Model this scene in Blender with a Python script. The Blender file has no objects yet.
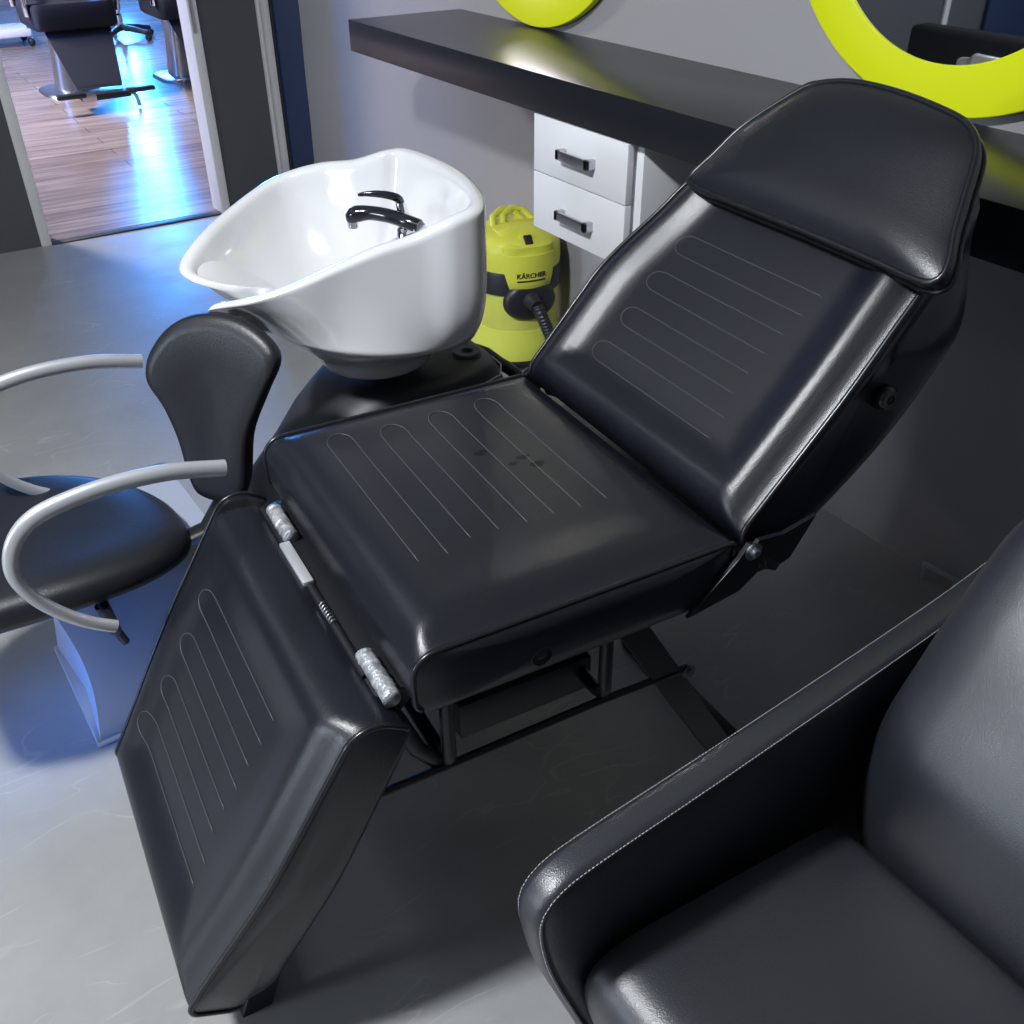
import bpy, bmesh, math, random
import numpy as np
from mathutils import Vector, Matrix

random.seed(4)
COL = bpy.context.scene.collection
SC = bpy.context.scene
PI = math.pi

# ------------------------------------------------------------------ helpers
def V(*a): return Vector(a)

def mesh_obj(name, verts, faces, mat, parent=None, smooth=True, angle=40):
    me = bpy.data.meshes.new(name)
    me.from_pydata([tuple(v) for v in verts], [], [tuple(f) for f in faces])
    bm = bmesh.new(); bm.from_mesh(me)
    bmesh.ops.recalc_face_normals(bm, faces=bm.faces)
    bm.to_mesh(me); bm.free()
    return finish(name, me, mat, parent, smooth, angle)

def finish(name, me, mat, parent=None, smooth=True, angle=40):
    if smooth:
        for p in me.polygons: p.use_smooth = True
        if angle < 180:
            me.set_sharp_from_angle(angle=math.radians(angle))
    me.materials.append(mat)
    o = bpy.data.objects.new(name, me); COL.objects.link(o)
    if parent: o.parent = parent
    return o

class MB:
    """collects shapes into one mesh"""
    def __init__(s): s.v = []; s.f = []
    def add(s, verts, faces):
        n = len(s.v); s.v += [tuple(v) for v in verts]; s.f += [tuple(i + n for i in f) for f in faces]
        return s
    def box(s, x0, x1, y0, y1, z0, z1, bev=0.0, seg=2):
        bm = bmesh.new(); bmesh.ops.create_cube(bm, size=1)
        for v in bm.verts:
            v.co = V(x0 + (v.co.x + .5) * (x1 - x0), y0 + (v.co.y + .5) * (y1 - y0), z0 + (v.co.z + .5) * (z1 - z0))
        if bev > 0: bmesh.ops.bevel(bm, geom=list(bm.edges), offset=bev, segments=seg, profile=.5, affect='EDGES')
        return s.bm(bm)
    def bm(s, bm):
        bm.verts.ensure_lookup_table(); bm.verts.index_update()
        s.add([v.co[:] for v in bm.verts], [[v.index for v in f.verts] for f in bm.faces]); bm.free(); return s
    def tube(s, pts, r, n=10, closed=False, flat=1.0, cap=True, up=None):
        """tube along points; r number or list; flat squashes the section along its second axis"""
        P = [Vector(p) for p in pts]; N = len(P)
        R = r if isinstance(r, (list, tuple)) else [r] * N
        T = []
        for i in range(N):
            a = P[(i - 1) % N] if (closed or i) else P[0]; b = P[(i + 1) % N] if (closed or i < N - 1) else P[-1]
            T.append((b - a).normalized())
        u = Vector(up) if up else (V(0, 0, 1) if abs(T[0].z) < .9 else V(1, 0, 0))
        verts = []; 
        for i in range(N):
            if up: u = Vector(up)
            u = (u - T[i] * u.dot(T[i])).normalized(); w = T[i].cross(u)
            for k in range(n):
                a = 2 * PI * k / n
                verts.append(P[i] + (w * math.cos(a) + u * math.sin(a) * flat) * R[i])
        faces = []
        for i in range(N if closed else N - 1):
            j = (i + 1) % N
            for k in range(n):
                l = (k + 1) % n
                faces.append((i * n + k, i * n + l, j * n + l, j * n + k))
        if cap and not closed:
            faces.append(tuple(range(n))[::-1]); faces.append(tuple((N - 1) * n + k for k in range(n)))
        return s.add(verts, faces)
    def lathe(s, prof, c=(0, 0, 0), n=32, sx=1, sy=1, axis=None):
        verts = []; faces = []
        M = Matrix.Identity(3)
        if axis: M = Vector(axis).to_track_quat('Z', 'Y').to_matrix()
        for r, z in prof:
            for k in range(n):
                a = 2 * PI * k / n
                verts.append(M @ V(r * math.cos(a) * sx, r * math.sin(a) * sy, z) + Vector(c))
        m = len(prof)
        for i in range(m - 1):
            for k in range(n):
                l = (k + 1) % n; faces.append((i * n + k, i * n + l, (i + 1) * n + l, (i + 1) * n + k))
        faces.append(tuple(range(n))[::-1]); faces.append(tuple((m - 1) * n + k for k in range(n)))
        return s.add(verts, faces)
    def prism(s, poly, fn0, fn1):
        """polygon between two placings fn(a,b)->xyz"""
        n = len(poly)
        vs = [fn0(*p) for p in poly] + [fn1(*p) for p in poly]
        fs = [tuple(range(n))[::-1], tuple(range(n, 2 * n))] + [(i, (i + 1) % n, n + (i + 1) % n, n + i) for i in range(n)]
        return s.add(vs, fs)
    def loft(s, rings, closed=True, cap0=True, cap1=True):
        n = len(rings[0]); vs = [p for r in rings for p in r]; fs = []
        for i in range(len(rings) - 1):
            for k in range(n if closed else n - 1):
                l = (k + 1) % n; fs.append((i * n + k, i * n + l, (i + 1) * n + l, (i + 1) * n + k))
        if cap0: fs.append(tuple(range(n))[::-1])
        if cap1: fs.append(tuple((len(rings) - 1) * n + k for k in range(n)))
        return s.add(vs, fs)
    def build(s, name, mat, parent=None, smooth=True, angle=40, bev=0):
        o = mesh_obj(name, s.v, s.f, mat, parent, smooth, angle)
        if bev:
            m = o.modifiers.new('bevel', 'BEVEL'); m.width = bev; m.segments = 3; m.limit_method = 'ANGLE'; m.angle_limit = math.radians(35)
        return o

def spline(ctrl, n, closed=False):
    """Catmull-Rom through points, resampled evenly to n points"""
    P = np.array(ctrl, float)
    if closed: Q = np.vstack([P[-1], P, P[0], P[1]])
    else: Q = np.vstack([2 * P[0] - P[1], P, 2 * P[-1] - P[-2]])
    out = []
    for i in range(1, len(Q) - 2):
        for t in np.linspace(0, 1, 24, endpoint=False):
            a, b, c, d = Q[i - 1:i + 3]
            out.append(.5 * ((2 * b) + (c - a) * t + (2 * a - 5 * b + 4 * c - d) * t * t + (3 * b - a - 3 * c + d) * t ** 3))
    if not closed: out.append(Q[-2])
    out = np.array(out)
    if closed: out = np.vstack([out, out[0]])
    L = np.r_[0, np.cumsum(np.linalg.norm(np.diff(out, axis=0), axis=1))]
    t = np.linspace(0, L[-1], n, endpoint=not closed)
    return np.stack([np.interp(t, L, out[:, k]) for k in range(P.shape[1])], 1)

def empty(name, loc, rz=0.0):
    o = bpy.data.objects.new(name, None); COL.objects.link(o)
    o.location = loc; o.rotation_euler = (0, 0, rz); o.empty_display_size = .1
    return o

def tag(o, label=None, cat=None, group=None, kind=None):
    if label: o['label'] = label
    if cat: o['category'] = cat
    if group: o['group'] = group
    if kind: o['kind'] = kind
    return o

def copy_tree(o, parent=None):
    c = o.copy(); COL.objects.link(c)
    if parent: c.parent = parent
    for ch in [x for x in bpy.data.objects if x.parent == o]: copy_tree(ch, c)
    return c

# ------------------------------------------------------------------ materials
def pmat(name, col, rough=.5, metal=0., spec=.5, coat=0., noise=None, bump=None, coat_rough=.1, emit=None):
    """noise=(scale, amount, colour2) mixes a second colour; bump=(scale, strength[, detail])"""
    m = bpy.data.materials.new(name); m.use_nodes = True
    nt = m.node_tree; b = nt.nodes['Principled BSDF']
    b.inputs['Base Color'].default_value = (*col, 1); b.inputs['Roughness'].default_value = rough
    b.inputs['Metallic'].default_value = metal; b.inputs['Specular IOR Level'].default_value = spec
    b.inputs['Coat Weight'].default_value = coat; b.inputs['Coat Roughness'].default_value = coat_rough
    tc = nt.nodes.new('ShaderNodeTexCoord')
    if noise:
        n = nt.nodes.new('ShaderNodeTexNoise'); n.inputs['Scale'].default_value = noise[0]; n.inputs['Detail'].default_value = 6
        nt.links.new(tc.outputs['Object'], n.inputs['Vector'])
        r = nt.nodes.new('ShaderNodeValToRGB'); r.color_ramp.elements[0].position = .5 - noise[1]; r.color_ramp.elements[1].position = .5 + noise[1]
        r.color_ramp.elements[0].color = (*col, 1); r.color_ramp.elements[1].color = (*noise[2], 1)
        nt.links.new(n.outputs['Fac'], r.inputs['Fac']); nt.links.new(r.outputs['Color'], b.inputs['Base Color'])
    if bump:
        n = nt.nodes.new('ShaderNodeTexNoise'); n.inputs['Scale'].default_value = bump[0]; n.inputs['Detail'].default_value = bump[2] if len(bump) > 2 else 3
        nt.links.new(tc.outputs['Object'], n.inputs['Vector'])
        k = nt.nodes.new('ShaderNodeBump'); k.inputs['Strength'].default_value = bump[1]; k.inputs['Distance'].default_value = .002
        nt.links.new(n.outputs['Fac'], k.inputs['Height']); nt.links.new(k.outputs['Normal'], b.inputs['Normal'])
    if emit:
        b.inputs['Emission Color'].default_value = (*emit[0], 1); b.inputs['Emission Strength'].default_value = emit[1]
    return m

M = {}
M['leather'] = pmat('black_vinyl', (.005, .006, .010), .33, spec=.65, bump=(620, .19, 2), noise=(9, .25, (.008, .0092, .0145)))
M['piping'] = pmat('vinyl_piping', (.008, .009, .012), .28, spec=.6)
M['stain'] = pmat('dried_stain', (.006, .0065, .009), .6, spec=.25)
M['stitch'] = pmat('stitched_seam', (.045, .047, .055), .5)
M['thread'] = pmat('pale_thread', (.5, .5, .54), .6)
M['sofa'] = pmat('sofa_leather', (.017, .0185, .026), .37, spec=1.0, bump=(650, .24, 2))
M['sofa_side'] = pmat('sofa_lining', (.012, .013, .017), .55, spec=.4, bump=(750, .2, 2))
M['salon_leather'] = pmat('salon_vinyl', (.011, .012, .016), .42, spec=.5, bump=(260, .2, 3))
M['far_leather'] = pmat('barber_vinyl', (.022, .024, .034), .65, spec=.25)
M['black_metal'] = pmat('black_powder_coat', (.010, .011, .014), .38, spec=.5)
M['steel'] = pmat('brushed_steel', (.55, .56, .60), .32, metal=1.)
M['tape'] = pmat('crumpled_foil_tape', (.62, .63, .66), .38, metal=.55, bump=(190, 1.0, 4), noise=(70, .12, (.30, .31, .34)))
M['chrome'] = pmat('chrome', (.82, .83, .86), .08, metal=1.)
M['arm_silver'] = pmat('silver_paint', (.60, .61, .64), .36, metal=.55, spec=.5)
M['base_silver'] = pmat('silver_plastic', (.42, .44, .50), .38, metal=.25, spec=.5)
M['ceramic'] = pmat('white_ceramic', (.63, .63, .645), .13, spec=.5, coat=.5, coat_rough=.04)
M['pedestal'] = pmat('grey_black_plastic', (.022, .023, .028), .5, spec=.5)
M['cap'] = pmat('grey_cap', (.055, .057, .068), .42)
M['black_gloss'] = pmat('black_faucet', (.012, .013, .018), .12, spec=.6)
M['shelf'] = pmat('black_laminate', (.010, .011, .016), .28, spec=.35, noise=(30, .3, (.013, .014, .019)))
M['white'] = pmat('white_laminate', (.86, .87, .90), .35)
M['lime'] = pmat('lime_lacquer', (.68, .75, .004), .45, spec=.3)
M['mirror'] = pmat('mirror_silver', (.86, .88, .90), .015, metal=1.)
M['mirror_edge'] = pmat('mirror_backing', (.06, .07, .10), .4)
M['yellow'] = pmat('yellow_plastic', (.74, .75, .085), .38, spec=.4)
M['yellow_tank'] = pmat('yellow_tank', (.74, .77, .13), .5, spec=.35, noise=(16, .25, (.64, .66, .13)))
M['bag'] = pmat('pale_yellow_film', (.76, .80, .12), .35, bump=(14, .8, 5))
M['dark_plastic'] = pmat('dark_plastic', (.022, .023, .03), .4)
M['wall'] = pmat('grey_wall_paint', (.325, .318, .335), .62, spec=.3, bump=(120, .15, 4), noise=(2.2, .35, (.35, .342, .36)))
M['wall_dark'] = pmat('charcoal_wall_paint', (.075, .077, .088), .6, spec=.3, bump=(120, .12, 4))
M['navy'] = pmat('navy_paint', (.018, .034, .085), .5, spec=.3)
M['trim'] = pmat('off_white_trim', (.70, .70, .70), .45, noise=(6, .3, (.60, .60, .61)))
M['ceiling'] = pmat('ceiling_paint', (.6, .6, .6), .8)
M['bolt'] = pmat('dark_steel', (.20, .21, .23), .35, metal=1.)

# concrete floor with scuffs
def floor_mat():
    m = bpy.data.materials.new('grey_resin_floor'); m.use_nodes = True; nt = m.node_tree; b = nt.nodes['Principled BSDF']
    N = lambda t: nt.nodes.new(t); L = nt.links.new
    tc = N('ShaderNodeTexCoord')
    n1 = N('ShaderNodeTexNoise'); n1.inputs['Scale'].default_value = 2.2; n1.inputs['Detail'].default_value = 9; n1.inputs['Roughness'].default_value = .65
    r1 = N('ShaderNodeValToRGB'); r1.color_ramp.elements[0].position = .3; r1.color_ramp.elements[1].position = .72
    r1.color_ramp.elements[0].color = (.275, .277, .28, 1); r1.color_ramp.elements[1].color = (.365, .363, .355, 1)
    L(tc.outputs['Object'], n1.inputs['Vector']); L(n1.outputs['Fac'], r1.inputs['Fac'])
    # thin pale scratches: stretched, warped noise bands
    mix = r1.outputs['Color']
    for ang, sc, lo in ((.5, 1.3, .497), (-.9, 1.0, .497), (1.5, 1.6, .498)):
        mp = N('ShaderNodeMapping'); mp.inputs['Rotation'].default_value = (0, 0, ang); mp.inputs['Scale'].default_value = (sc, sc * 3.2, 1)
        n2 = N('ShaderNodeTexNoise'); n2.inputs['Scale'].default_value = 1.6; n2.inputs['Detail'].default_value = 2.5; n2.inputs['Distortion'].default_value = .3
        L(tc.outputs['Object'], mp.inputs['Vector']); L(mp.outputs['Vector'], n2.inputs['Vector'])
        s = N('ShaderNodeMath'); s.operation = 'SUBTRACT'; s.inputs[1].default_value = .5; L(n2.outputs['Fac'], s.inputs[0])
        a = N('ShaderNodeMath'); a.operation = 'ABSOLUTE'; L(s.outputs[0], a.inputs[0])
        r2 = N('ShaderNodeMapRange'); r2.inputs['From Min'].default_value = 0; r2.inputs['From Max'].default_value = .0055; r2.inputs['To Min'].default_value = .30; r2.inputs['To Max'].default_value = 0
        L(a.outputs[0], r2.inputs['Value'])
        # break the lines up
        n3 = N('ShaderNodeTexNoise'); n3.inputs['Scale'].default_value = 3.1 + sc; L(tc.outputs['Object'], n3.inputs['Vector'])
        r3 = N('ShaderNodeMapRange'); r3.inputs['From Min'].default_value = .52; r3.inputs['From Max'].default_value = .62; L(n3.outputs['Fac'], r3.inputs['Value'])
        mu = N('ShaderNodeMath'); mu.operation = 'MULTIPLY'; L(r2.outputs[0], mu.inputs[0]); L(r3.outputs[0], mu.inputs[1])
        mx = N('ShaderNodeMix'); mx.data_type = 'RGBA'; mx.inputs['B'].default_value = (.62, .60, .56, 1)
        L(mu.outputs[0], mx.inputs['Factor']); L(mix, mx.inputs['A']); mix = mx.outputs['Result']
    L(mix, b.inputs['Base Color'])
    n4 = N('ShaderNodeTexNoise'); n4.inputs['Scale'].default_value = 5; n4.inputs['Detail'].default_value = 6; L(tc.outputs['Object'], n4.inputs['Vector'])
    r4 = N('ShaderNodeMapRange'); r4.inputs['To Min'].default_value = .26; r4.inputs['To Max'].default_value = .48; L(n4.outputs['Fac'], r4.inputs['Value']); L(r4.outputs[0], b.inputs['Roughness'])
    bp = N('ShaderNodeBump'); bp.inputs['Strength'].default_value = .12; bp.inputs['Distance'].default_value = .003
    n5 = N('ShaderNodeTexNoise'); n5.inputs['Scale'].default_value = 60; L(tc.outputs['Object'], n5.inputs['Vector']); L(n5.outputs['Fac'], bp.inputs['Height']); L(bp.outputs['Normal'], b.inputs['Normal'])
    return m
M['floor'] = floor_mat()

def wood_mat():
    m = bpy.data.materials.new('laminate_planks'); m.use_nodes = True; nt = m.node_tree; b = nt.nodes['Principled BSDF']
    N = lambda t: nt.nodes.new(t); L = nt.links.new
    tc = N('ShaderNodeTexCoord')
    br = N('ShaderNodeTexBrick'); br.inputs['Scale'].default_value = 1; br.inputs['Brick Width'].default_value = 1.25; br.inputs['Row Height'].default_value = .155
    br.inputs['Mortar Size'].default_value = .0025; br.inputs['Color1'].default_value = (.30, .235, .205, 1); br.inputs['Color2'].default_value = (.38, .31, .275, 1); br.inputs['Mortar'].default_value = (.15, .12, .11, 1)
    L(tc.outputs['Object'], br.inputs['Vector'])
    mp = N('ShaderNodeMapping'); mp.inputs['Scale'].default_value = (.9, 11, 1); L(tc.outputs['Object'], mp.inputs['Vector'])
    n = N('ShaderNodeTexNoise'); n.inputs['Scale'].default_value = 2.2; n.inputs['Detail'].default_value = 7; L(mp.outputs['Vector'], n.inputs['Vector'])
    r = N('ShaderNodeValToRGB'); r.color_ramp.elements[0].position = .35; r.color_ramp.elements[1].position = .65
    r.color_ramp.elements[0].color = (.55, .5, .48, 1); r.color_ramp.elements[1].color = (1.1, 1.08, 1.06, 1); L(n.outputs['Fac'], r.inputs['Fac'])
    mx = N('ShaderNodeMix'); mx.data_type = 'RGBA'; mx.blend_type = 'MULTIPLY'; mx.inputs['Factor'].default_value = .85
    L(br.outputs['Color'], mx.inputs['A']); L(r.outputs['Color'], mx.inputs['B']); L(mx.outputs['Result'], b.inputs['Base Color'])
    b.inputs['Roughness'].default_value = .25
    return m
M['wood'] = wood_mat()

# ------------------------------------------------------------------ camera
cam_d = bpy.data.cameras.new('camera'); cam = bpy.data.objects.new('camera', cam_d); COL.objects.link(cam)
F = 984.6; YAW, PITCH, ROLL = map(math.radians, (32.748, 34.217, -0.44)); H = 1.45
cam_d.sensor_width = 36; cam_d.lens = F / 1024 * 36; cam_d.clip_start = .02
fw = V(math.sin(YAW) * math.cos(PITCH), math.cos(YAW) * math.cos(PITCH), -math.sin(PITCH)); rt = V(math.cos(YAW), -math.sin(YAW), 0); up = rt.cross(fw)
r2 = rt * math.cos(ROLL) + up * math.sin(ROLL); u2 = -rt * math.sin(ROLL) + up * math.cos(ROLL)
cam.matrix_world = Matrix(((r2.x, u2.x, -fw.x, 0), (r2.y, u2.y, -fw.y, 0), (r2.z, u2.z, -fw.z, H), (0, 0, 0, 1)))
SC.camera = cam

# ------------------------------------------------------------------ setting
XW, YW, CH = 1.842, 4.665, 2.75
def struct(o, label=None, cat=None): return tag(o, label, cat, kind='structure')
struct(MB().box(-4.8, XW + .12, -2.6, YW + .06, -.05, 0).build('floor', M['floor'], smooth=False), 'grey scuffed resin floor of the treatment room', 'floor')
struct(MB().box(-2.2, 6.2, YW + .06, 13.2, -.05, .002).build('floor_far', M['wood'], smooth=False), 'pale wood plank floor beyond the doorway', 'floor')
struct(MB().box(-4.8, XW + .12, -2.6, YW + .12, CH, CH + .05).build('ceiling', M['ceiling'], smooth=False), 'plain ceiling of the treatment room', 'ceiling')
struct(MB().box(XW, XW + .12, -2.6, YW + .12, 0, CH).build('wall_right', M['wall'], smooth=False), 'grey painted wall behind the black shelf', 'wall')
D0, D1 = .605, 1.376      # door opening
w = MB().box(-4.8, D0 - .04, YW, YW + .12, 0, CH); w.box(D1 + .04, XW, YW, YW + .12, 0, CH); w.box(D0 - .04, D1 + .04, YW, YW + .12, 2.1, CH)
struct(w.build('wall_back', M['wall_dark'], smooth=False), 'charcoal wall with the open doorway', 'wall')
struct(MB().box(-4.92, -4.8, -2.6, YW + .12, 0, CH).build('wall_left', M['wall'], smooth=False), 'grey wall opposite the shelf', 'wall')
struct(MB().box(-4.8, XW, -2.72, -2.6, 0, CH).build('wall_front', M['wall'], smooth=False), 'grey wall behind the camera', 'wall')
# door frame: two jambs, head, strike plate
dr = empty('door_1', (0, 0, 0)); struct(dr, 'open doorway with off white jambs to the wood floored room', 'door')
for x0, x1 in ((D0 - .042, D0), (D1, D1 + .042)):
    MB().box(x0, x1, YW - .012, YW + .13, 0, 2.1, .004).build('door_jamb', M['trim'], dr)
MB().box(D0 - .042, D1 + .042, YW - .012, YW + .13, 2.1, 2.14, .004).build('door_head', M['trim'], dr)
MB().box(D1 + .008, D1 + .024, YW - .016, YW - .012, .78, 1.0, .001).build('hinge_plate', M['steel'], dr)
MB().box(D0 - .0, D1, YW - .012, YW + .035, 0, .006, .002).build('threshold', M['dark_plastic'], dr)
# pale strip and navy casing in the corner
st = MB().box(1.678, 1.690, YW - .03, YW, .12, CH, .002); st.box(1.690, 1.733, YW - .022, YW, 0, CH, .003)
struct(st.build('trim_1', M['trim']), 'pale vertical strip on the charcoal wall near the corner', 'trim')
nv = MB(); 
pts = []
for i in range(30):
    z = i / 29 * CH
    pts.append([V(1.752, YW, z), V(1.752, YW - .03, z), V(1.79 + .004 * math.sin(z * 5), YW - .045, z), V(XW - .001, YW - .085 + .012 * math.sin(z * 4.2 + 1) + .004 * math.sin(z * 13), z), V(XW - .001, YW, z)])
nv.loft(pts)
struct(nv.build('trim_2', M['navy']), 'navy blue casing filling the corner beside the pale strip', 'trim')
# features of the back wall that only the mirror shows
struct(MB().box(-2.93, -2.88, YW - .02, YW, 0, 2.1, .003).build('trim_3', M['trim']), 'pale upright strip seen only in the mirror', 'trim')
struct(MB().box(-4.6, -3.35, YW - .03, YW, 0, 2.1, .004).build('door_2', M['navy']), 'navy door seen only in the mirror', 'door')
# far room shell
struct(MB().box(-2.2, 6.2, 13.2, 13.3, 0, 3).build('wall_far', M['wall'], smooth=False), 'far wall of the wood floored room', 'wall')
struct(MB().box(-2.3, -2.2, YW + .12, 13.3, 0, 3).build('wall_far_left', M['wall'], smooth=False), 'left wall of the wood floored room', 'wall')
struct(MB().box(6.2, 6.3, YW + .12, 13.3, 0, 3).build('wall_far_right', M['wall'], smooth=False), 'right wall of the wood floored room', 'wall')
struct(MB().box(-2.3, 6.3, YW + .12, 13.3, 3, 3.05).build('ceiling_far', M['ceiling'], smooth=False), 'ceiling of the wood floored room', 'ceiling')

# ------------------------------------------------------------------ wall shelf, drawers, mirrors
SZ0, SZ1, SX = .903, .9935, 1.432
sh = MB().box(SX, XW, -.9, 3.158, SZ0, SZ1, .002).build('wall_shelf', M['shelf'])
tag(sh, 'long thick black shelf fixed along the grey wall', 'shelf')

dc = empty('drawer_cabinet', (1.64, 1.92, .62))
tag(dc, 'white two drawer cabinet hung under the black shelf', 'cabinet')
def rel(o, p):  # keep world coordinates for a child built in world space
    o.matrix_parent_inverse = Matrix.Translation(-Vector(p)); return o
P = (1.64, 1.92, .62)
b = MB().box(SX + .03, XW - .005, 1.722, 2.112, .621, SZ0 - .001, .001); rel(b.build('body', M['white'], dc), P)
for z0, z1, hz in ((.7655, SZ0 - .003, .832), (.621, .7625, .686)):
    d = MB().box(SX, SX + .018, 1.742, 2.112, z0, z1, .0012).build('drawer', M['white'], dc); rel(d, P)
    h = MB().box(SX - .026, SX - .018, 1.858, 1.985, hz - .011, hz + .011, .001)
    h.box(SX - .026, SX + .001, 1.858, 1.871, hz - .011, hz + .011, .001); h.box(SX - .026, SX + .001, 1.972, 1.985, hz - .011, hz + .011, .001)
    ho = h.build('handle', M['steel'], d); ho.matrix_parent_inverse = Matrix.Identity(4); ho['label'] = 'brushed steel bar handle'

def round_mirror(y, z, label):
    R0, R1 = .469, .325; dy, dz = .018, -.054
    root = empty('round_mirror', (XW - .03, y, z)); tag(root, label, 'mirror', None)
    n = 160; fr = MB(); rings = []
    for r, oy, oz, x in ((R0, 0, 0, .020), (R0, 0, 0, .002), (R0 - .002, 0, 0, 0), (R1 + .003, dy, dz, 0), (R1, dy, dz, .002), (R1, dy, dz, .012)):
        rings.append([V(x, oy + r * math.cos(2 * PI * k / n), oz + r * math.sin(2 * PI * k / n)) for k in range(n)])
    fr.loft(rings, cap0=False, cap1=False); fr.build('frame', M['lime'], root, angle=35)
    MB().lathe([(R1 + .003, .006), (R1 + .003, .012)], (0, dy, dz), n, axis=(1, 0, 0)).build('mirror_glass', M['mirror'], root, angle=30)
    MB().lathe([(R0 - .03, .018), (R0 - .03, .03)], (0, 0, 0), 96, axis=(1, 0, 0)).build('backing', M['mirror_edge'], root, angle=30)
    return root
round_mirror(1.271, SZ1 + .475, 'round lime framed mirror above the shelf behind the black headrest')
round_mirror(2.675, SZ1 + .472, 'round lime frame at the top edge, above the shelf\'s far end')

# ------------------------------------------------------------------ treatment chair
K = .9294; ROT = math.radians(-4.2)
def cz(z): return H - (H - z) * K
U0, V0 = .60 * K, 1.188 * K
eu = V(math.cos(ROT), math.sin(ROT), 0); ev = V(-math.sin(ROT), math.cos(ROT), 0)
tc_ = empty('treatment_chair', tuple(eu * U0 + ev * V0), ROT)
tag(tc_, 'black vinyl reclining treatment chair with raised back and lowered leg rest', 'treatment chair')
def cl(u, v, z): return V(u * K - U0, v * K - V0, cz(z))      # chair measures -> local metres
VN, VF, VC, HW = .872, 1.504, 1.188, .316

def arc(c, r, a0, a1, n=8): return [(c[0] + r * math.cos(a0 + (a1 - a0) * i / n), c[1] + r * math.sin(a0 + (a1 - a0) * i / n)) for i in range(n + 1)]
def sstep(x, a, b):
    t = np.clip((x - a) / (b - a), 0, 1); return t * t * (3 - 2 * t)

def cushion(name, frame, length, thick, r_front, r_back, hwf, rise, panel, stations, seams, mat=None, vc=VC, rb=.03, label=None, under=None):
    """upholstered block: profile (s along, w out of the face), swept across the chair's width.
    frame(s, v, w) -> local point; hwf(s) half width; rise(s, d) swelling of the face; seams: (rows, v ranges)"""
    # profile runs: bottom front -> front -> top -> back -> bottom back
    prof = []; 
    prof += arc((rb, -thick + rb), rb, PI * 1.5, PI, 6)
    prof += arc((r_front, -r_front), r_front, PI, PI / 2, 10)
    ns = 46
    prof += [(r_front + (length - r_front - r_back) * i / ns, 0.) for i in range(1, ns)]
    prof += arc((length - r_back, -r_back), r_back, PI / 2, 0, 10)
    prof += arc((length - rb, -thick + rb), rb, 0, -PI / 2, 6)
    ub = 30; prof += [(length - rb - (length - 2 * rb) * i / ub, -thick - (under((length - rb - (length - 2 * rb) * i / ub)) if under else 0)) for i in range(1, ub)]
    prof = np.array(prof); n = len(prof)
    iu = n - (ub - 1)
    dens = []; keep_u = prof[iu:]; prof = prof[:iu]; n = len(prof)
    for i in range(n - 1):       # thin out coincident points
        dens.append(i) if np.linalg.norm(prof[i + 1] - prof[i]) > 1e-5 else None
    prof = prof[dens + [n - 1]]; i1 = len(prof) - 4; prof = np.vstack([prof, keep_u]); n = len(prof)
    # normals in profile plane
    tg = np.gradient(prof, axis=0); nr = np.stack([-tg[:, 1], tg[:, 0]], 1); nr /= np.linalg.norm(nr, axis=1)[:, None]
    taus = np.sign(np.linspace(-1, 1, stations)) * (1 - (1 - np.abs(np.linspace(-1, 1, stations))) ** 1.35)
    def pt(s, wv, nx, tau):
        hw = hwf(s); d_side = hw * (1 - abs(tau)); d_end = min(s, length - s)
        h = rise(s, d_side, d_end, tau) * max(0, nx[1]) ** 1.0
        return frame(s + nx[0] * h, vc + tau * hw, wv + nx[1] * h)
    rings = [[pt(prof[i][0], prof[i][1], nr[i], t) for i in range(n)] for t in taus]
    mb = MB(); mb.loft(rings, cap0=False, cap1=False)
    # side panels: slightly swollen
    for ti, sg in ((0, -1), (-1, 1)):
        ring = rings[ti]; c = sum(ring, V(0, 0, 0)) / n
        rr = [ring]
        wn = (frame(length / 2, vc + sg * .1, -thick / 2) - frame(length / 2, vc, -thick / 2)).normalized()
        for k, o in ((.93, .004), (.8, .009), (.5, .012), (.15, .013)):
            rr.append([c + (p - c) * k + wn * o for p in ring])
        mb.loft(rr, cap0=False, cap1=True)
    # quilting seams: thin raised threads lying on the face, joined alternately into loops
    def face(s, v):
        hw = hwf(s); tau = (v - vc) / hw
        d_side = hw * (1 - abs(tau)); d_end = min(s, length - s)
        return frame(s, v, rise(s, d_side, d_end, tau) + .0002)
    th = MB()
    for (sa, sb, v0, v1, near_loop, far_loop) in seams:
        r = abs(sb - sa) / 2; m = (sa + sb) / 2
        path = []
        if sb is not None:
            up_ = [(sa, v0 + (v1 - v0) * i / 16) for i in range(17)]
            dn = [(sb, v1 + (v0 - v1) * i / 16) for i in range(17)]
            path = up_ + ([(m - r * math.cos(PI * i / 8) * (1 if sb > sa else -1), v1 + .03 * math.sin(PI * i / 8)) for i in range(1, 8)] if far_loop else []) + dn
            if not far_loop:
                path = up_[::-1] + [(m - r * math.cos(PI * i / 8) * (1 if sb > sa else -1), v0 - .03 * math.sin(PI * i / 8)) for i in range(1, 8)] + dn[::-1]
        th.tube([face(s, v) for s, v in path], .0011, 6)
    o = mb.build(name, mat or M['leather'], tc_, angle=60)
    if label: o['label'] = label
    if seams: th.build('quilting_seam', M['stitch'], o, angle=180)['label'] = 'thin paler quilting seam lines'
    # piping cords follow both side edges of the face
    i0 = 3
    for ti, sg in ((0, -1), (-1, 1)):
        pp = [rings[ti][i] for i in range(i0, i1)]
        MB().tube(pp, .0042, 8).build('piping', M['piping'], o, angle=180)
    return o

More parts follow.
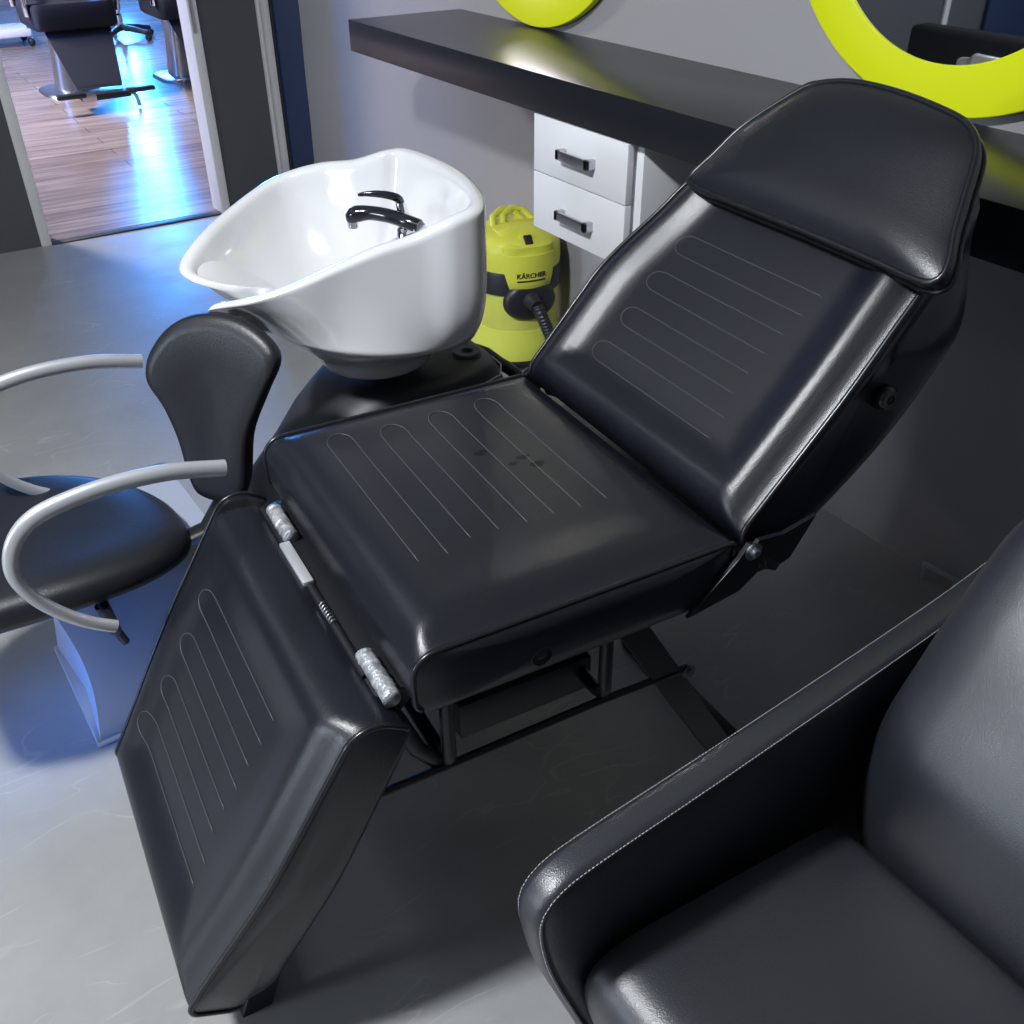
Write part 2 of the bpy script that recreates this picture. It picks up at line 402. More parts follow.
def rise_fn(hmax, w_edge, w_in, plateau):
    def f(s, ds, de, tau):
        d = min(ds, de * 1.1)
        a = float(sstep(d, 0, w_edge)); b_ = float(sstep(d, w_edge * .9, w_edge + w_in))
        return hmax * a - (hmax - plateau) * b_
    return f
def serp(s0, ds, nrow, v0, v1, jit=.0):
    out = []
    for i in range(0, nrow - 1, 2):
        a = (i * 37 % 5 - 2) / 2 * jit
        out.append((s0 + i * ds, s0 + (i + 1) * ds, v0 + a, v1 - a * .6, True, True))
    return out

# seat
def seat_frame(s, v, w): return cl(.328 + s, v, .597 + w)
seat = cushion('seat_cushion', seat_frame, .522, .102, .035, .012, lambda s: HW, rise_fn(.020, .055, .09, .014), None, 41,
               serp(.085, .046, 8, 1.045, 1.395, .01))
# backrest
A = math.radians(48)
def head_frame(s, v, w): return cl(.848 + s * math.cos(A) - w * math.sin(A), v, .600 + s * math.sin(A) + w * math.cos(A))
def back_frame(s, v, w): return head_frame(s, v - .025 * float(sstep(s, .22, .46)), w)
def back_hw(s): return HW - .034 * float(sstep(s, .22, .46)) - .085 * float(sstep(s, .42, .62)) - .05 * float(sstep(s, .60, .70))
back = cushion('backrest', back_frame, .672, .092, .032, .035, back_hw, rise_fn(.027, .055, .06, .004), None, 41,
               serp(.10, .0385, 8, 1.035, 1.345, .008), rb=.035, under=lambda s: .052 * math.sin(PI * min(1, max(0, s / .66))) ** .8)
# leg rest
B0 = (.252, .524); B1 = (-.050, .044); LL = math.hypot(B0[0] - B1[0], B0[1] - B1[1])
du, dz = (B0[0] - B1[0]) / LL, (B0[1] - B1[1]) / LL
def leg_frame(s, v, w): return cl(B1[0] + du * s - dz * w, v, B1[1] + dz * s + du * w)
def leg_hw(s): return HW - .036 * (1 - float(sstep(s, -.02, .34)))
leg = cushion('leg_rest', leg_frame, LL, .088, .018, .045, leg_hw, rise_fn(.022, .06, .085, .006), None, 41,
              serp(.125, .044, 8, 1.04, 1.37, .01), rb=.022, under=lambda s: .030 * (1 - s / LL) * min(1, s / .06))

# headrest pillow: outline pad with piping on front edge
def outline_pad(name, frame, poly, w0, w1, crown, mat, parent):
    P = spline(poly, 160, True); c = P.mean(0)
    mb = MB(); rings = []
    # back rim -> side -> front edge -> crowned face
    for k, w in ((.0, w0), (.9, w0), (.985, w0 + .003), (1.0, w0 + .01), (1.004, (w0 + w1) / 2), (1.0, w1)):
        rings.append([frame(*(c + (p - c) * max(k, .02)), w) for p in P])
    for k in (.985, .96, .92, .87, .8, .7, .58, .44, .3, .15, .02):
        h = crown * (1 - k ** 3.2) ** .8
        rings.append([frame(*(c + (p - c) * k), w1 + h) for p in P])
    mb.loft(rings); o = mb.build(name, mat, parent, angle=60)
    MB().tube([frame(*p, w1) for p in P], .0048, 8, closed=True).build('piping', M['piping'], o, angle=180)
    MB().tube([frame(*(c + (p - c) * 1.0), w0 + .008) for p in P], .004, 8, closed=True).build('piping', M['piping'], o, angle=180)
    return o
HP = [(.437, 1.11), (.435, .95), (.433, .862), (.447, .838), (.475, .845), (.515, .868), (.57, .893), (.627, .921), (.655, .955), (.668, 1.0), (.680, 1.105), (.679, 1.2), (.664, 1.262), (.645, 1.29), (.565, 1.35), (.50, 1.372), (.452, 1.388), (.438, 1.372), (.436, 1.28)]
hr = outline_pad('headrest', head_frame, HP, .010, .045, .022, M['leather'], tc_)

# round vent buttons on the side panels
def vent(p, parent, ax):
    o = MB().lathe([(.0001, .004), (.006, .0045), (.007, .007), (.0145, .0075), (.017, .004), (.018, 0), (.018, -.004)], p, 24, axis=ax).build('vent_button', M['piping'], parent, angle=35)
    MB().lathe([(.0038, 0), (.0038, .0065), (.002, .0075)], p, 12, axis=ax).build('rivet', M['black_metal'], o)
vent(cl(.512, VN - .006, .532), seat, (0, -1, 0)); vent(back_frame(.298, VN + .009, -.084), back, (0, -1, 0))

# hinge brackets between seat and back, both sides
for sg, v in ((-1, VN - .012), (1, VF + .012)):
    def fn(v_): return (lambda a, b_: cl(a, v_, b_))
    t = .004
    MB().prism([(.76, .497), (.845, .575), (.862, .598), (.885, .592), (.892, .566), (.885, .535), (.855, .513)], fn(v - t), fn(v + t)).build('hinge_plate', M['black_metal'], tc_, smooth=False, bev=.001)
    MB().prism([(.862, .585), (.875, .603), (.925, .598), (.985, .612), (.945, .545), (.928, .54)], fn(v - t + sg * .004), fn(v + t + sg * .004)).build('hinge_plate', M['black_metal'], tc_, smooth=False, bev=.001)
    MB().prism([(.888, .578), (.915, .572), (.94, .545), (.925, .525), (.905, .535)], fn(v - t), fn(v + t)).build('latch', M['dark_plastic'], tc_, smooth=False, bev=.002)
    MB().lathe([(.0135, 0), (.0135, .003), (.007, .003), (.007, .008), (.005, .0095)], cl(.868, v + sg * .006, .585), 20, axis=(0, sg, 0)).build('pivot_bolt', M['steel'], tc_, angle=35)
# silver tape bound hinge strip between seat and leg rest
hb = MB().tube([cl(.298, VN + .10, .498), cl(.298, VF - .06, .498)], .007, 10); hb.build('hinge_rod', M['black_metal'], tc_)
for v0, v1 in ((VN + .035, VN + .135), (VF - .175, VF - .08)):
    pts = []; rr = []
    for i in range(26):
        v = v0 + (v1 - v0) * i / 25; pts.append(cl(.310 + random.uniform(-.0007, .0007), v, .507 + random.uniform(-.0007, .0007))); rr.append(.0125 + random.uniform(-.0006, .0006))
    MB().tube(pts, rr, 14).build('foil_tape', M['tape'], tc_, angle=180)['label'] = 'crumpled silver foil tape'
MB().box(*sorted((cl(.287, 0, 0).x, cl(.305, 0, 0).x)), *sorted((cl(0, VF - .30, 0).y, cl(0, VF - .18, 0).y)), cl(0, 0, .492).z, cl(0, 0, .508).z, .002).build('hinge_bracket', M['arm_silver'], tc_)
MB().box(*sorted((cl(.272, 0, 0).x, cl(.36, 0, 0).x)), *sorted((cl(0, VN + .06, 0).y, cl(0, VF - .04, 0).y)), cl(0, 0, .488).z, cl(0, 0, .497).z, .002).build('light_gap_cover', M['black_metal'], tc_)  # strip added across the hinge gap so no light leaks to the floor
sp = [cl(.297 + .006 * math.cos(i * .9), VF - .36 - i * .0011, .505 + .006 * math.sin(i * .9)) for i in range(46)]
MB().tube(sp, .0012, 6).build('spring', M['steel'], tc_, angle=180)

# under frame: tube hoops, long rods, tilted legs, drawer tray
def tube_part(name, pts, r=.011, mat='black_metal', n=10, **k):
    return MB().tube([cl(*p) for p in pts], r, n, **k).build(name, M[mat], tc_, angle=60)
def hoop(u, zlow, un=None):
    pts = spline([(u, VN + .045, .505), (u, VN + .043, zlow + .05), (u, VN + .045, zlow + .015), (u, VN + .075, zlow), (u, VN + .16, zlow + .002)], 24).tolist()
    pts += spline([(u, VF - .16, zlow + .002), (u, VF - .075, zlow), (u, VF - .045, zlow + .015), (u, VF - .043, zlow + .05), (u, VF - .045, .505)], 24).tolist()
    return tube_part('under_hoop', pts, .0105)
hoop(.39, .325); hoop(.66, .333)
# flat strap from the leg rest hinge down to the hoop
for v in (VN + .05, VF - .05):
    MB().tube([cl(.302, v + .01, .495), cl(.346, v + .002, .375), cl(.385, v, .322)], .012, 10, flat=.35, up=(0, 1, 0)).build('link_strap', M['black_metal'], tc_)
for v in (VN + .045, VF - .045):
    tube_part('side_rod', [(.20, v, .325), (.396, v, .325), (.65, v, .328), (.825, v, .321)], .0060)
    # rear leg: flat bar leaning back; front leg hidden behind the lowered leg rest
    lo = -.145
    f0 = lambda a, b_: cl(a, v - .004, b_); f1 = lambda a, b_: cl(a, v + .012, b_)
    MB().prism([(.650, .505), (.705, .505), (1.085, lo), (1.03, lo)], f0, f1).build('leg', M['black_metal'], tc_, smooth=False, bev=.002)
    w_ = v + .05 if v < VC else v - .05
    f0 = lambda a, b_: cl(a, w_ - .008, b_); f1 = lambda a, b_: cl(a, w_ + .008, b_)
    MB().prism([(.37, .505), (.42, .505), (.21, .30), (.06, lo), (.01, lo), (.17, .31)], f0, f1).build('leg', M['black_metal'], tc_, smooth=False, bev=.002)
    MB().lathe([(.012, 0), (.012, .004), (.006, .004), (.006, .009)], cl(.822, v - .006, .321), 18, axis=(0, -1, 0)).build('bolt', M['bolt'], tc_, angle=35)
for u in (.04, 1.075):
    MB().box(cl(u - .025, 0, 0).x, cl(u + .025, 0, 0).x, cl(0, VN + .10, 0).y, cl(0, VF - .10, 0).y, 0.0, .025, .006).build('foot_bar', M['black_metal'], tc_)
MB().box(cl(.47, 0, 0).x, cl(.78, 0, 0).x, cl(0, VN + .12, 0).y, cl(0, VF - .12, 0).y, cl(0, 0, .40).z, cl(0, 0, .498).z, .006).build('mechanism_cover', M['dark_plastic'], tc_)
MB().box(cl(.44, 0, 0).x, cl(.68, 0, 0).x, cl(0, VN + .11, 0).y, cl(0, VF - .11, 0).y, cl(0, 0, .29).z, cl(0, 0, .36).z, .004).build('tray', M['pedestal'], tc_)
MB().box(cl(.79, 0, 0).x, cl(.972, 0, 0).x, cl(0, VN + .012, 0).y, cl(0, VF - .012, 0).y, cl(0, 0, .506).z, cl(0, 0, .516).z, .002).build('light_gap_cover', M['black_metal'], tc_)  # hidden plate added under the seat and back gap to block light
# faint blotches left on the seat vinyl
for i, (s, v, rx, ry) in enumerate(((.30, 1.262, .011, .008), (.355, 1.215, .012, .007), (.365, 1.185, .013, .009), (.33, 1.205, .008, .005))):
    rf = rise_fn(.020, .055, .09, .014); pv = []
    for k in range(22):
        a = 2 * PI * k / 22; ss, vv = s + rx * math.cos(a) * (1 + .2 * math.sin(3 * a)), v + ry * math.sin(a)
        pv.append((ss, vv))
    vs = [seat_frame(ss, vv, rf(ss, HW - abs(vv - VC), min(ss, .522 - ss), 0) + .0006) for ss, vv in pv]
    mesh_obj('stain', vs, [tuple(range(22))], M['stain'], seat)['label'] = 'small dark stain on the seat'

# ------------------------------------------------------------------ shampoo basin
bs = empty('shampoo_basin', (.75, 1.66, 0)); tag(bs, 'white ceramic hair washing basin on a flared black pedestal', 'basin')
BP = V(.75, 1.66, 0)
rimc = [(.416, 1.583, .803), (.478, 1.552, .812), (.557, 1.515, .836), (.625, 1.496, .858), (.689, 1.472, .88), (.751, 1.444, .898), (.805, 1.412, .925), (.862, 1.418, .94), (.912, 1.525, .945), (.938, 1.664, .945), (.928, 1.80, .945), (.893, 1.838, .94),
        (.845, 1.885, .92), (.786, 1.955, .905), (.699, 1.993, .88), (.583, 1.955, .845), (.499, 1.899, .82), (.445, 1.851, .79), (.452, 1.797, .777), (.506, 1.745, .765), (.556, 1.718, .757), (.508, 1.676, .760), (.440, 1.618, .782)]
rim = spline(rimc, 200, True) - np.array([.75, 1.66, 0]); NR = len(rim)
footc = np.array([.742 - .75, -.02, .625])
def foot_ring(r, z):
    out = []
    for p in rim:
        d = p[:2] - footc[:2]; a = math.atan2(d[1], d[0]); out.append((footc[0] + r * math.cos(a) * 1.05, footc[1] + r * math.sin(a), z))
    return np.array(out)
fr_ = foot_ring(.195, .672)
fr_[:, 2] = .672 + .042 * np.clip((.12 - fr_[:, 0]) / .3, 0, 1)
xn = np.clip((rim[:, 0] + .33) / .5, 0, 1); pw = .55 + 6.3 * xn ** 1.3
rings = [foot_ring(.02, .608), foot_ring(.095, .608), foot_ring(.105, .614), foot_ring(.113, .645), foot_ring(.14, .660)]
NT = 22
for i in range(NT + 1):
    t = 1 - i / NT                       # t=1 at the foot, 0 at the rim
    g = t ** pw
    xy = rim[:, :2] * (1 - g)[:, None] + fr_[:, :2] * g[:, None]
    z = rim[:, 2] + (fr_[:, 2] - rim[:, 2]) * t ** 1.05
    rings.append(np.c_[xy, z - (.010 if i == NT else 0) * 0])
# rounded lip then bowl
ctr = np.array([-.05, .035]); zb = .685
d = ctr - rim[:, :2]; dl = np.linalg.norm(d, axis=1)[:, None]; dn = d / dl
for off, hz in ((.003, .004), (.010, .008), (.020, .0085), (.029, .005), (.034, -.003)):
    rings.append(np.c_[rim[:, :2] + dn * np.minimum(off, dl * .3), rim[:, 2] + hz])
base_xy = rim[:, :2] + dn * np.minimum(.034, dl * .3); base_z = rim[:, 2] - .003
for i in range(1, 19):
    t = i / 18 * .93
    k = t ** 1.35
    xy = base_xy + (ctr - base_xy) * k
    z = base_z + (zb - base_z) * (1 - (1 - t / .93) ** 2.0)
    rings.append(np.c_[xy, z])
bo = MB().loft([[V(*p) for p in r] for r in rings]).build('basin_bowl', M['ceramic'], bs, angle=180)
sm = bo.modifiers.new('smooth', 'SUBSURF'); sm.levels = 1; sm.render_levels = 1
bl = lambda x, y, z: V(x, y, z) - BP
MB().lathe([(.026, .699), (.026, .703), (.02, .704), (.016, .700), (.001, .699)], (-.05, .035, 0), 24).build('drain', M['chrome'], bs)
# tap: chrome body, black spout with chrome nozzle, black lever
tb = MB().lathe([(.033, .80), (.033, .838), (.030, .846), (.021, .852), (.019, .868), (.012, .876)], bl(.806, 1.60, 0), 28)
tb.tube([bl(.806, 1.60, .855), bl(.806, 1.57, .872), bl(.805, 1.548, .883)], .0125, 14)
tb.tube([bl(.806, 1.60, .85), bl(.803, 1.604, .885), bl(.801, 1.611, .912)], [.014, .0125, .009], 14)
tp = tb.build('tap_body', M['chrome'], bs)
sp_ = spline([(.806, 1.552, .884), (.791, 1.573, .890), (.776, 1.610, .893), (.754, 1.646, .893), (.733, 1.666, .888), (.731, 1.670, .878)], 26) - np.array(BP)
MB().tube([V(*p) for p in sp_], [.0128] * 18 + [.013, .0135, .014, .0148, .0152, .015, .014, .012], 16).build('spout', M['black_gloss'], tp)
MB().lathe([(.0095, .864), (.0105, .876), (.009, .884)], bl(.731, 1.670, 0), 18).build('nozzle', M['chrome'], tp)
lv = spline([(.801, 1.613, .915), (.79, 1.605, .925), (.776, 1.612, .93), (.761, 1.622, .932), (.745, 1.633, .932), (.733, 1.641, .93)], 20) - np.array(BP)
MB().tube([V(*p) for p in lv], [.009, .0095, .0098, .0098, .0096, .0094, .0092, .009, .0088, .0085, .0082, .008, .0076, .0072, .0068, .0062, .0056, .005, .0044, .003], 12, flat=.75).build('lever', M['black_gloss'], tp)
# pedestal: flared body
def sq(cx, cy, rx, ry, z, n=48, e=3.0):
    out = []
    for k in range(n):
        a = 2 * PI * k / n; c, s = math.cos(a), math.sin(a)
        out.append(bl(cx + rx * math.copysign(abs(c) ** (2 / e), c), cy + ry * math.copysign(abs(s) ** (2 / e), s), z))
    return out
pr = []
for z, x0, x1, ry in ((0, .36, 1.10, .235), (.03, .36, 1.10, .235), (.12, .375, 1.09, .22), (.25, .40, 1.07, .20), (.37, .455, 1.05, .165), (.45, .53, 1.03, .15), (.51, .58, 1.015, .145), (.545, .62, 1.0, .14), (.568, .65, .985, .135), (.58, .68, .965, .125), (.585, .70, .94, .11)):
    pr.append(sq((x0 + x1) / 2, 1.66, (x1 - x0) / 2, ry, z))
pd = MB().loft(pr).build('pedestal', M['pedestal'], bs, angle=50)
MB().lathe([(.03, .566), (.03, .588), (.027, .592), (.013, .592), (.011, .588), (.009, .584)], bl(.925, 1.605, 0), 28).build('cap', M['cap'], pd, angle=50)['label'] = 'round grey cap'
MB().tube([bl(.86, 1.488, .573), bl(.90, 1.492, .572), bl(.95, 1.515, .568), bl(.985, 1.57, .56), bl(.993, 1.62, .556)], .0016, 6).build('seam', M['arm_silver'], pd)
# black hose dropping behind the pedestal
hz = spline([(.95, 1.78, .52), (1.046, 1.765, .50), (1.062, 1.70, .49), (1.078, 1.64, .47), (1.10, 1.62, .36), (1.18, 1.60, .16), (1.27, 1.56, .03), (1.36, 1.62, .02), (1.40, 1.72, .018)], 40) - np.array(BP)
MB().tube([V(*p) for p in hz], .014, 12).build('hose', M['dark_plastic'], bs)

# ------------------------------------------------------------------ shampoo chair in front of the basin
sc = empty('shampoo_chair', (.10, 1.60, 0)); SP = V(.10, 1.60, 0)
tag(sc, 'black low chair with silver loop armrests facing away from white basin', 'chair')
s_ = lambda x, y, z: V(x, y, z) - SP
# seat pad: rounded shield shape
so = spline([(.305, 1.60), (.285, 1.71), (.20, 1.82), (.06, 1.885), (-.10, 1.88), (-.20, 1.81), (-.225, 1.66), (-.21, 1.52), (-.12, 1.472), (.0, 1.458), (.11, 1.456), (.21, 1.475), (.285, 1.53)], 96, True)
c0 = so.mean(0); rg = []
for k, z in ((.02, .380), (.7, .382), (.92, .388), (.985, .40), (1, .412), (1, .418), (.985, .432), (.95, .442), (.85, .45), (.6, .447), (.3, .441), (.02, .44)):
    rg.append([s_(*(c0 + (p - c0) * k), z - .02 * ((p[0] - c0[0]) / .25) ** 2 * k * k * (1 if p[0] > c0[0] else -.3)) for p in so])
MB().loft(rg).build('seat', M['salon_leather'], sc, angle=60)
# backrest: flared, wrapped pad
bd = V(.64, -.77, 0); bn = V(-.77, -.64, 0)
bo_ = spline([(-.045, .47), (.012, .465), (.045, .50), (.062, .60), (.105, .69), (.134, .745), (.125, .775), (.07, .803), (.0, .808), (-.07, .785), (-.115, .735), (-.125, .69), (-.10, .64), (-.08, .58), (-.065, .50)], 96, True)
bc = bo_.mean(0)
def bk(a, z, off):
    lean = (z - .46) * .16
    return s_(.376, 1.542, z - .006) + bd * a + bn * (off - lean + 1.1 * a * a)
rg = []
for k, o in ((.02, -.020), (.8, -.020), (.95, -.016), (1, -.004), (1, .006), (.96, .016), (.85, .021), (.5, .018), (.02, .016)):
    rg.append([bk(*(bc + (p - bc) * k), o) for p in bo_])
MB().loft(rg).build('backrest', M['salon_leather'], sc, angle=60)
MB().tube([s_(.20, 1.58, .372), s_(.33, 1.57, .40), s_(.385, 1.57, .47), s_(.40, 1.57, .58)], .02, 12, flat=.35, up=(0, 0, 1)).build('back_bracket', M['black_metal'], sc)
# loop arms
def arm(y):
    p = spline([(.33, y, .652), (.25, y, .672), (.175, y, .679), (.11, y, .676), (.055, y, .664), (.022, y, .638), (.006, y, .602), (.006, y, .568), (.022, y, .527), (.052, y, .485), (.085, y, .453), (.115, y, .432)], 60)
    n = len(p); rr = [.0135 if i < 28 else .0135 - .003 * min(1, (i - 28) / 14) for i in range(n)]
    o = MB().tube([s_(*q) for q in p], rr, 14, flat=.85, up=(0, 1, 0)).build('armrest', M['arm_silver'], sc)
    sg = 1 if y < 1.6 else -1
    MB().tube([s_(.105, y, .437), s_(.115, y + sg * .03, .40), s_(.12, y + sg * .15, .362), s_(.12, y + sg * .23, .362)], .010, 10, flat=.7).build('arm_bracket', M['black_metal'], o)
    return o
arm(1.335); arm(1.79)
# silver base with hollow flanks, turned slightly
ca, sa_ = math.cos(.03), math.sin(.03)
def bq(u, v, z): return s_(.045 + u * ca - v * sa_, 1.555 + u * sa_ + v * ca, z)
rg = []
for i in range(25):
    z = .015 + (.375 - .015) * i / 24; t = z / .375
    x0 = -.012 * t ** 1.6 + .022 * math.sin(PI * t); 
    rg.append([bq(x0, .0, z), bq(.31, .0, z), bq(.31, .33, z), bq(x0, .33, z), bq(x0 + .015, .165, z)])
bb = MB().loft(rg).build('base', M['base_silver'], sc, angle=30)
MB().box(-.005, .312, -.006, .336, 0, .016, .004).build('base_plate', M['arm_silver'], sc)
pl = [o for o in bpy.data.objects if o.name.startswith('base_plate')][-1]
pl.location = s_(.045, 1.555, 0); pl.rotation_euler = (0, 0, .03)
MB().tube([s_(.112, 1.50, .36), s_(.125, 1.515, .30), s_(.14, 1.535, .24)], .008, 10).build('gas_lever', M['black_metal'], sc)

# ------------------------------------------------------------------ vacuum cleaner
vx, vy = 1.678, 2.58
fang = math.atan2(-vy, -vx) + math.radians(20)      # front faces the room
vc_ = empty('vacuum_cleaner', (vx, vy, 0), fang); tag(vc_, 'yellow and black tub vacuum cleaner standing below the white drawers', 'vacuum cleaner')
MB().lathe([(.05, .03), (.135, .03), (.142, .04), (.142, .085), (.136, .092)], n=48).build('base_ring', M['dark_plastic'], vc_)
MB().lathe([(.128, .045), (.1455, .048), (.149, .07), (.146, .1), (.140, .13), (.138, .15)], n=64).build('liner_bag', M['bag'], vc_)
MB().lathe([(.12, .09), (.133, .10), (.136, .14), (.138, .25), (.139, .30)], n=64).build('tank', M['yellow_tank'], vc_, angle=50)
MB().lathe([(.139, .268), (.146, .272), (.147, .278), (.147, .335), (.143, .345), (.12, .345)], n=64).build('rim_band', M['dark_plastic'], vc_)
MB().lathe([(.12, .34), (.1435, .342), (.145, .36), (.143, .40), (.137, .427), (.118, .444), (.09, .450), (.04, .453), (.002, .453)], n=64).build('motor_head', M['yellow'], vc_, angle=50)
# dipping apron of the head at the front, the raised cowl, its switch
ap = []
for z, dr_ in ((.40, .001), (.36, .004), (.325, .006), (.30, .005), (.293, 0)):
    row = []
    for k in range(21):
        q = (k - 10) / 10; a = q * .60 * (1 - .25 * max(0, .36 - z) / .07); r = .1455 + dr_ + .004 * (1 - q * q); row.append(V(r * math.cos(a), r * math.sin(a), z))
    ap.append(row)
inner = [[p * 1 for p in r] for r in ap]
am = MB(); nn = 21
vs = [p for r in ap for p in r] + [V(p.x * .93, p.y * .93, p.z) for r in ap for p in r]; fs = []
R_ = len(ap)
for i in range(R_ - 1):
    for k in range(nn - 1):
        a0 = i * nn + k; fs += [(a0, a0 + 1, a0 + nn + 1, a0 + nn), (a0 + R_ * nn, a0 + nn + R_ * nn, a0 + nn + 1 + R_ * nn, a0 + 1 + R_ * nn)]
o_ = R_ * nn
for k in range(nn - 1): fs += [(k, k + o_, k + 1 + o_, k + 1), ((R_ - 1) * nn + k, (R_ - 1) * nn + k + 1, (R_ - 1) * nn + k + 1 + o_, (R_ - 1) * nn + k + o_)]
for i in range(R_ - 1): fs += [(i * nn, (i + 1) * nn, (i + 1) * nn + o_, i * nn + o_), (i * nn + nn - 1, i * nn + nn - 1 + o_, (i + 1) * nn + nn - 1 + o_, (i + 1) * nn + nn - 1)]
apr = am.add(vs, fs).build('front_apron', M['yellow'], vc_, angle=50)
def sq2(cx, cy, rx, ry, z, n=40, e=3.2):
    return [V(cx + rx * math.copysign(abs(math.cos(2 * PI * k / n)) ** (2 / e), math.cos(2 * PI * k / n)), cy + ry * math.copysign(abs(math.sin(2 * PI * k / n)) ** (2 / e), math.sin(2 * PI * k / n)), z) for k in range(n)]
cw = MB().loft([sq2(.055, 0, .086, .092, .40), sq2(.055, 0, .086, .092, .425), sq2(.048, 0, .079, .088, .432), sq2(.028, 0, .062, .076, .453), sq2(.02, 0, .03, .03, .460)]).build('cowl', M['yellow'], vc_, angle=50)
MB().lathe([(.03, 0), (.03, .006), (.024, .008)], (.112, 0, .434), 28, axis=(.70, 0, .71)).build('switch_collar', M['yellow'], cw, angle=40)
sw = MB().box(-.016, .016, -.013, .013, 0, .012, .003).build('switch', M['dark_plastic'], cw); sw.location = (.1145, 0, .4365); sw.rotation_euler = (0, .78, 0)
# folded carrying handle on the top
for y in (-.012, .022):
    MB().tube([V(-.02, y - .052, .445), V(-.05, y - .045, .468), V(-.075, y - .008, .482), V(-.08, y + .03, .476), V(-.06, y + .06, .446)], .011, 12).build('carry_handle', M['yellow'], vc_)
for sg in (-1, 1):
    MB().box(-.022, .022, .134 * sg - .012, .134 * sg + .014, .28, .40, .006).build('latch', M['dark_plastic'], vc_)
# hose inlet and hose
MB().loft([[V(.128 + x, y * w_, .252 + z * h_) for y, z in [(math.cos(2 * PI * k / 32), math.sin(2 * PI * k / 32)) for k in range(32)]] for x, w_, h_ in ((0, .088, .066), (.012, .085, .064), (.022, .070, .054), (.026, .052, .042))]).build('inlet_plate', M['dark_plastic'], vc_, angle=50)
MB().lathe([(.03, 0), (.03, .012), (.024, .02), (.022, .045)], (.15, 0, .258), 24, axis=(1, .1, -.15)).build('inlet_elbow', M['dark_plastic'], vc_)
hs = spline([(.19, .005, .25), (.215, .012, .225), (.235, .03, .17), (.25, .06, .09), (.27, .11, .03), (.25, .19, .022), (.17, .27, .022)], 150)
MB().tube([V(*p) for p in hs], [.0185 + (.0016 if i % 3 == 0 else 0) for i in range(150)], 14).build('suction_hose', M['dark_plastic'], vc_)
for k in range(4):
    a = PI / 4 + k * PI / 2
    MB().lathe([(.018, -.012), (.02, -.006), (.02, .006), (.018, .012)], (.12 * math.cos(a), .12 * math.sin(a), .02), 18, axis=(math.cos(a), math.sin(a), 0)).build('caster', M['dark_plastic'], vc_)
# printed maker's word with its underline, wrapped on the apron
def text_mesh(body, size):
    cu = bpy.data.curves.new('t', 'FONT'); cu.body = body; cu.size = size; cu.extrude = .0003; cu.align_x = 'CENTER'; cu.offset = size * .022
    ob = bpy.data.objects.new('t', cu); COL.objects.link(ob)
    dg = bpy.context.evaluated_depsgraph_get(); me = bpy.data.meshes.new_from_object(ob.evaluated_get(dg))
    bpy.data.objects.remove(ob); return me
me = text_mesh('K\u00c4RCHER', .0215)
def wrap(v): 
    a = v.x / .152; r = .1555 + v.z; return V(r * math.cos(a), r * math.sin(a), v.y)
for v in me.vertices: v.co = wrap(V(v.co.x, v.co.y + .333, v.co.z))
finish('maker_lettering', me, M['dark_plastic'], apr, smooth=False)
ul = MB()
q = [V((i - 12) / 12 * .046, .326, 0) for i in range(25)]
ul.add([wrap(p + V(0, 0, .0003)) for p in q] + [wrap(p + V(0, -.0055, .0003)) for p in q], [(i, i + 1, 26 + i, 25 + i) for i in range(24)])
ul.build('underline', M['dark_plastic'], apr, smooth=False)

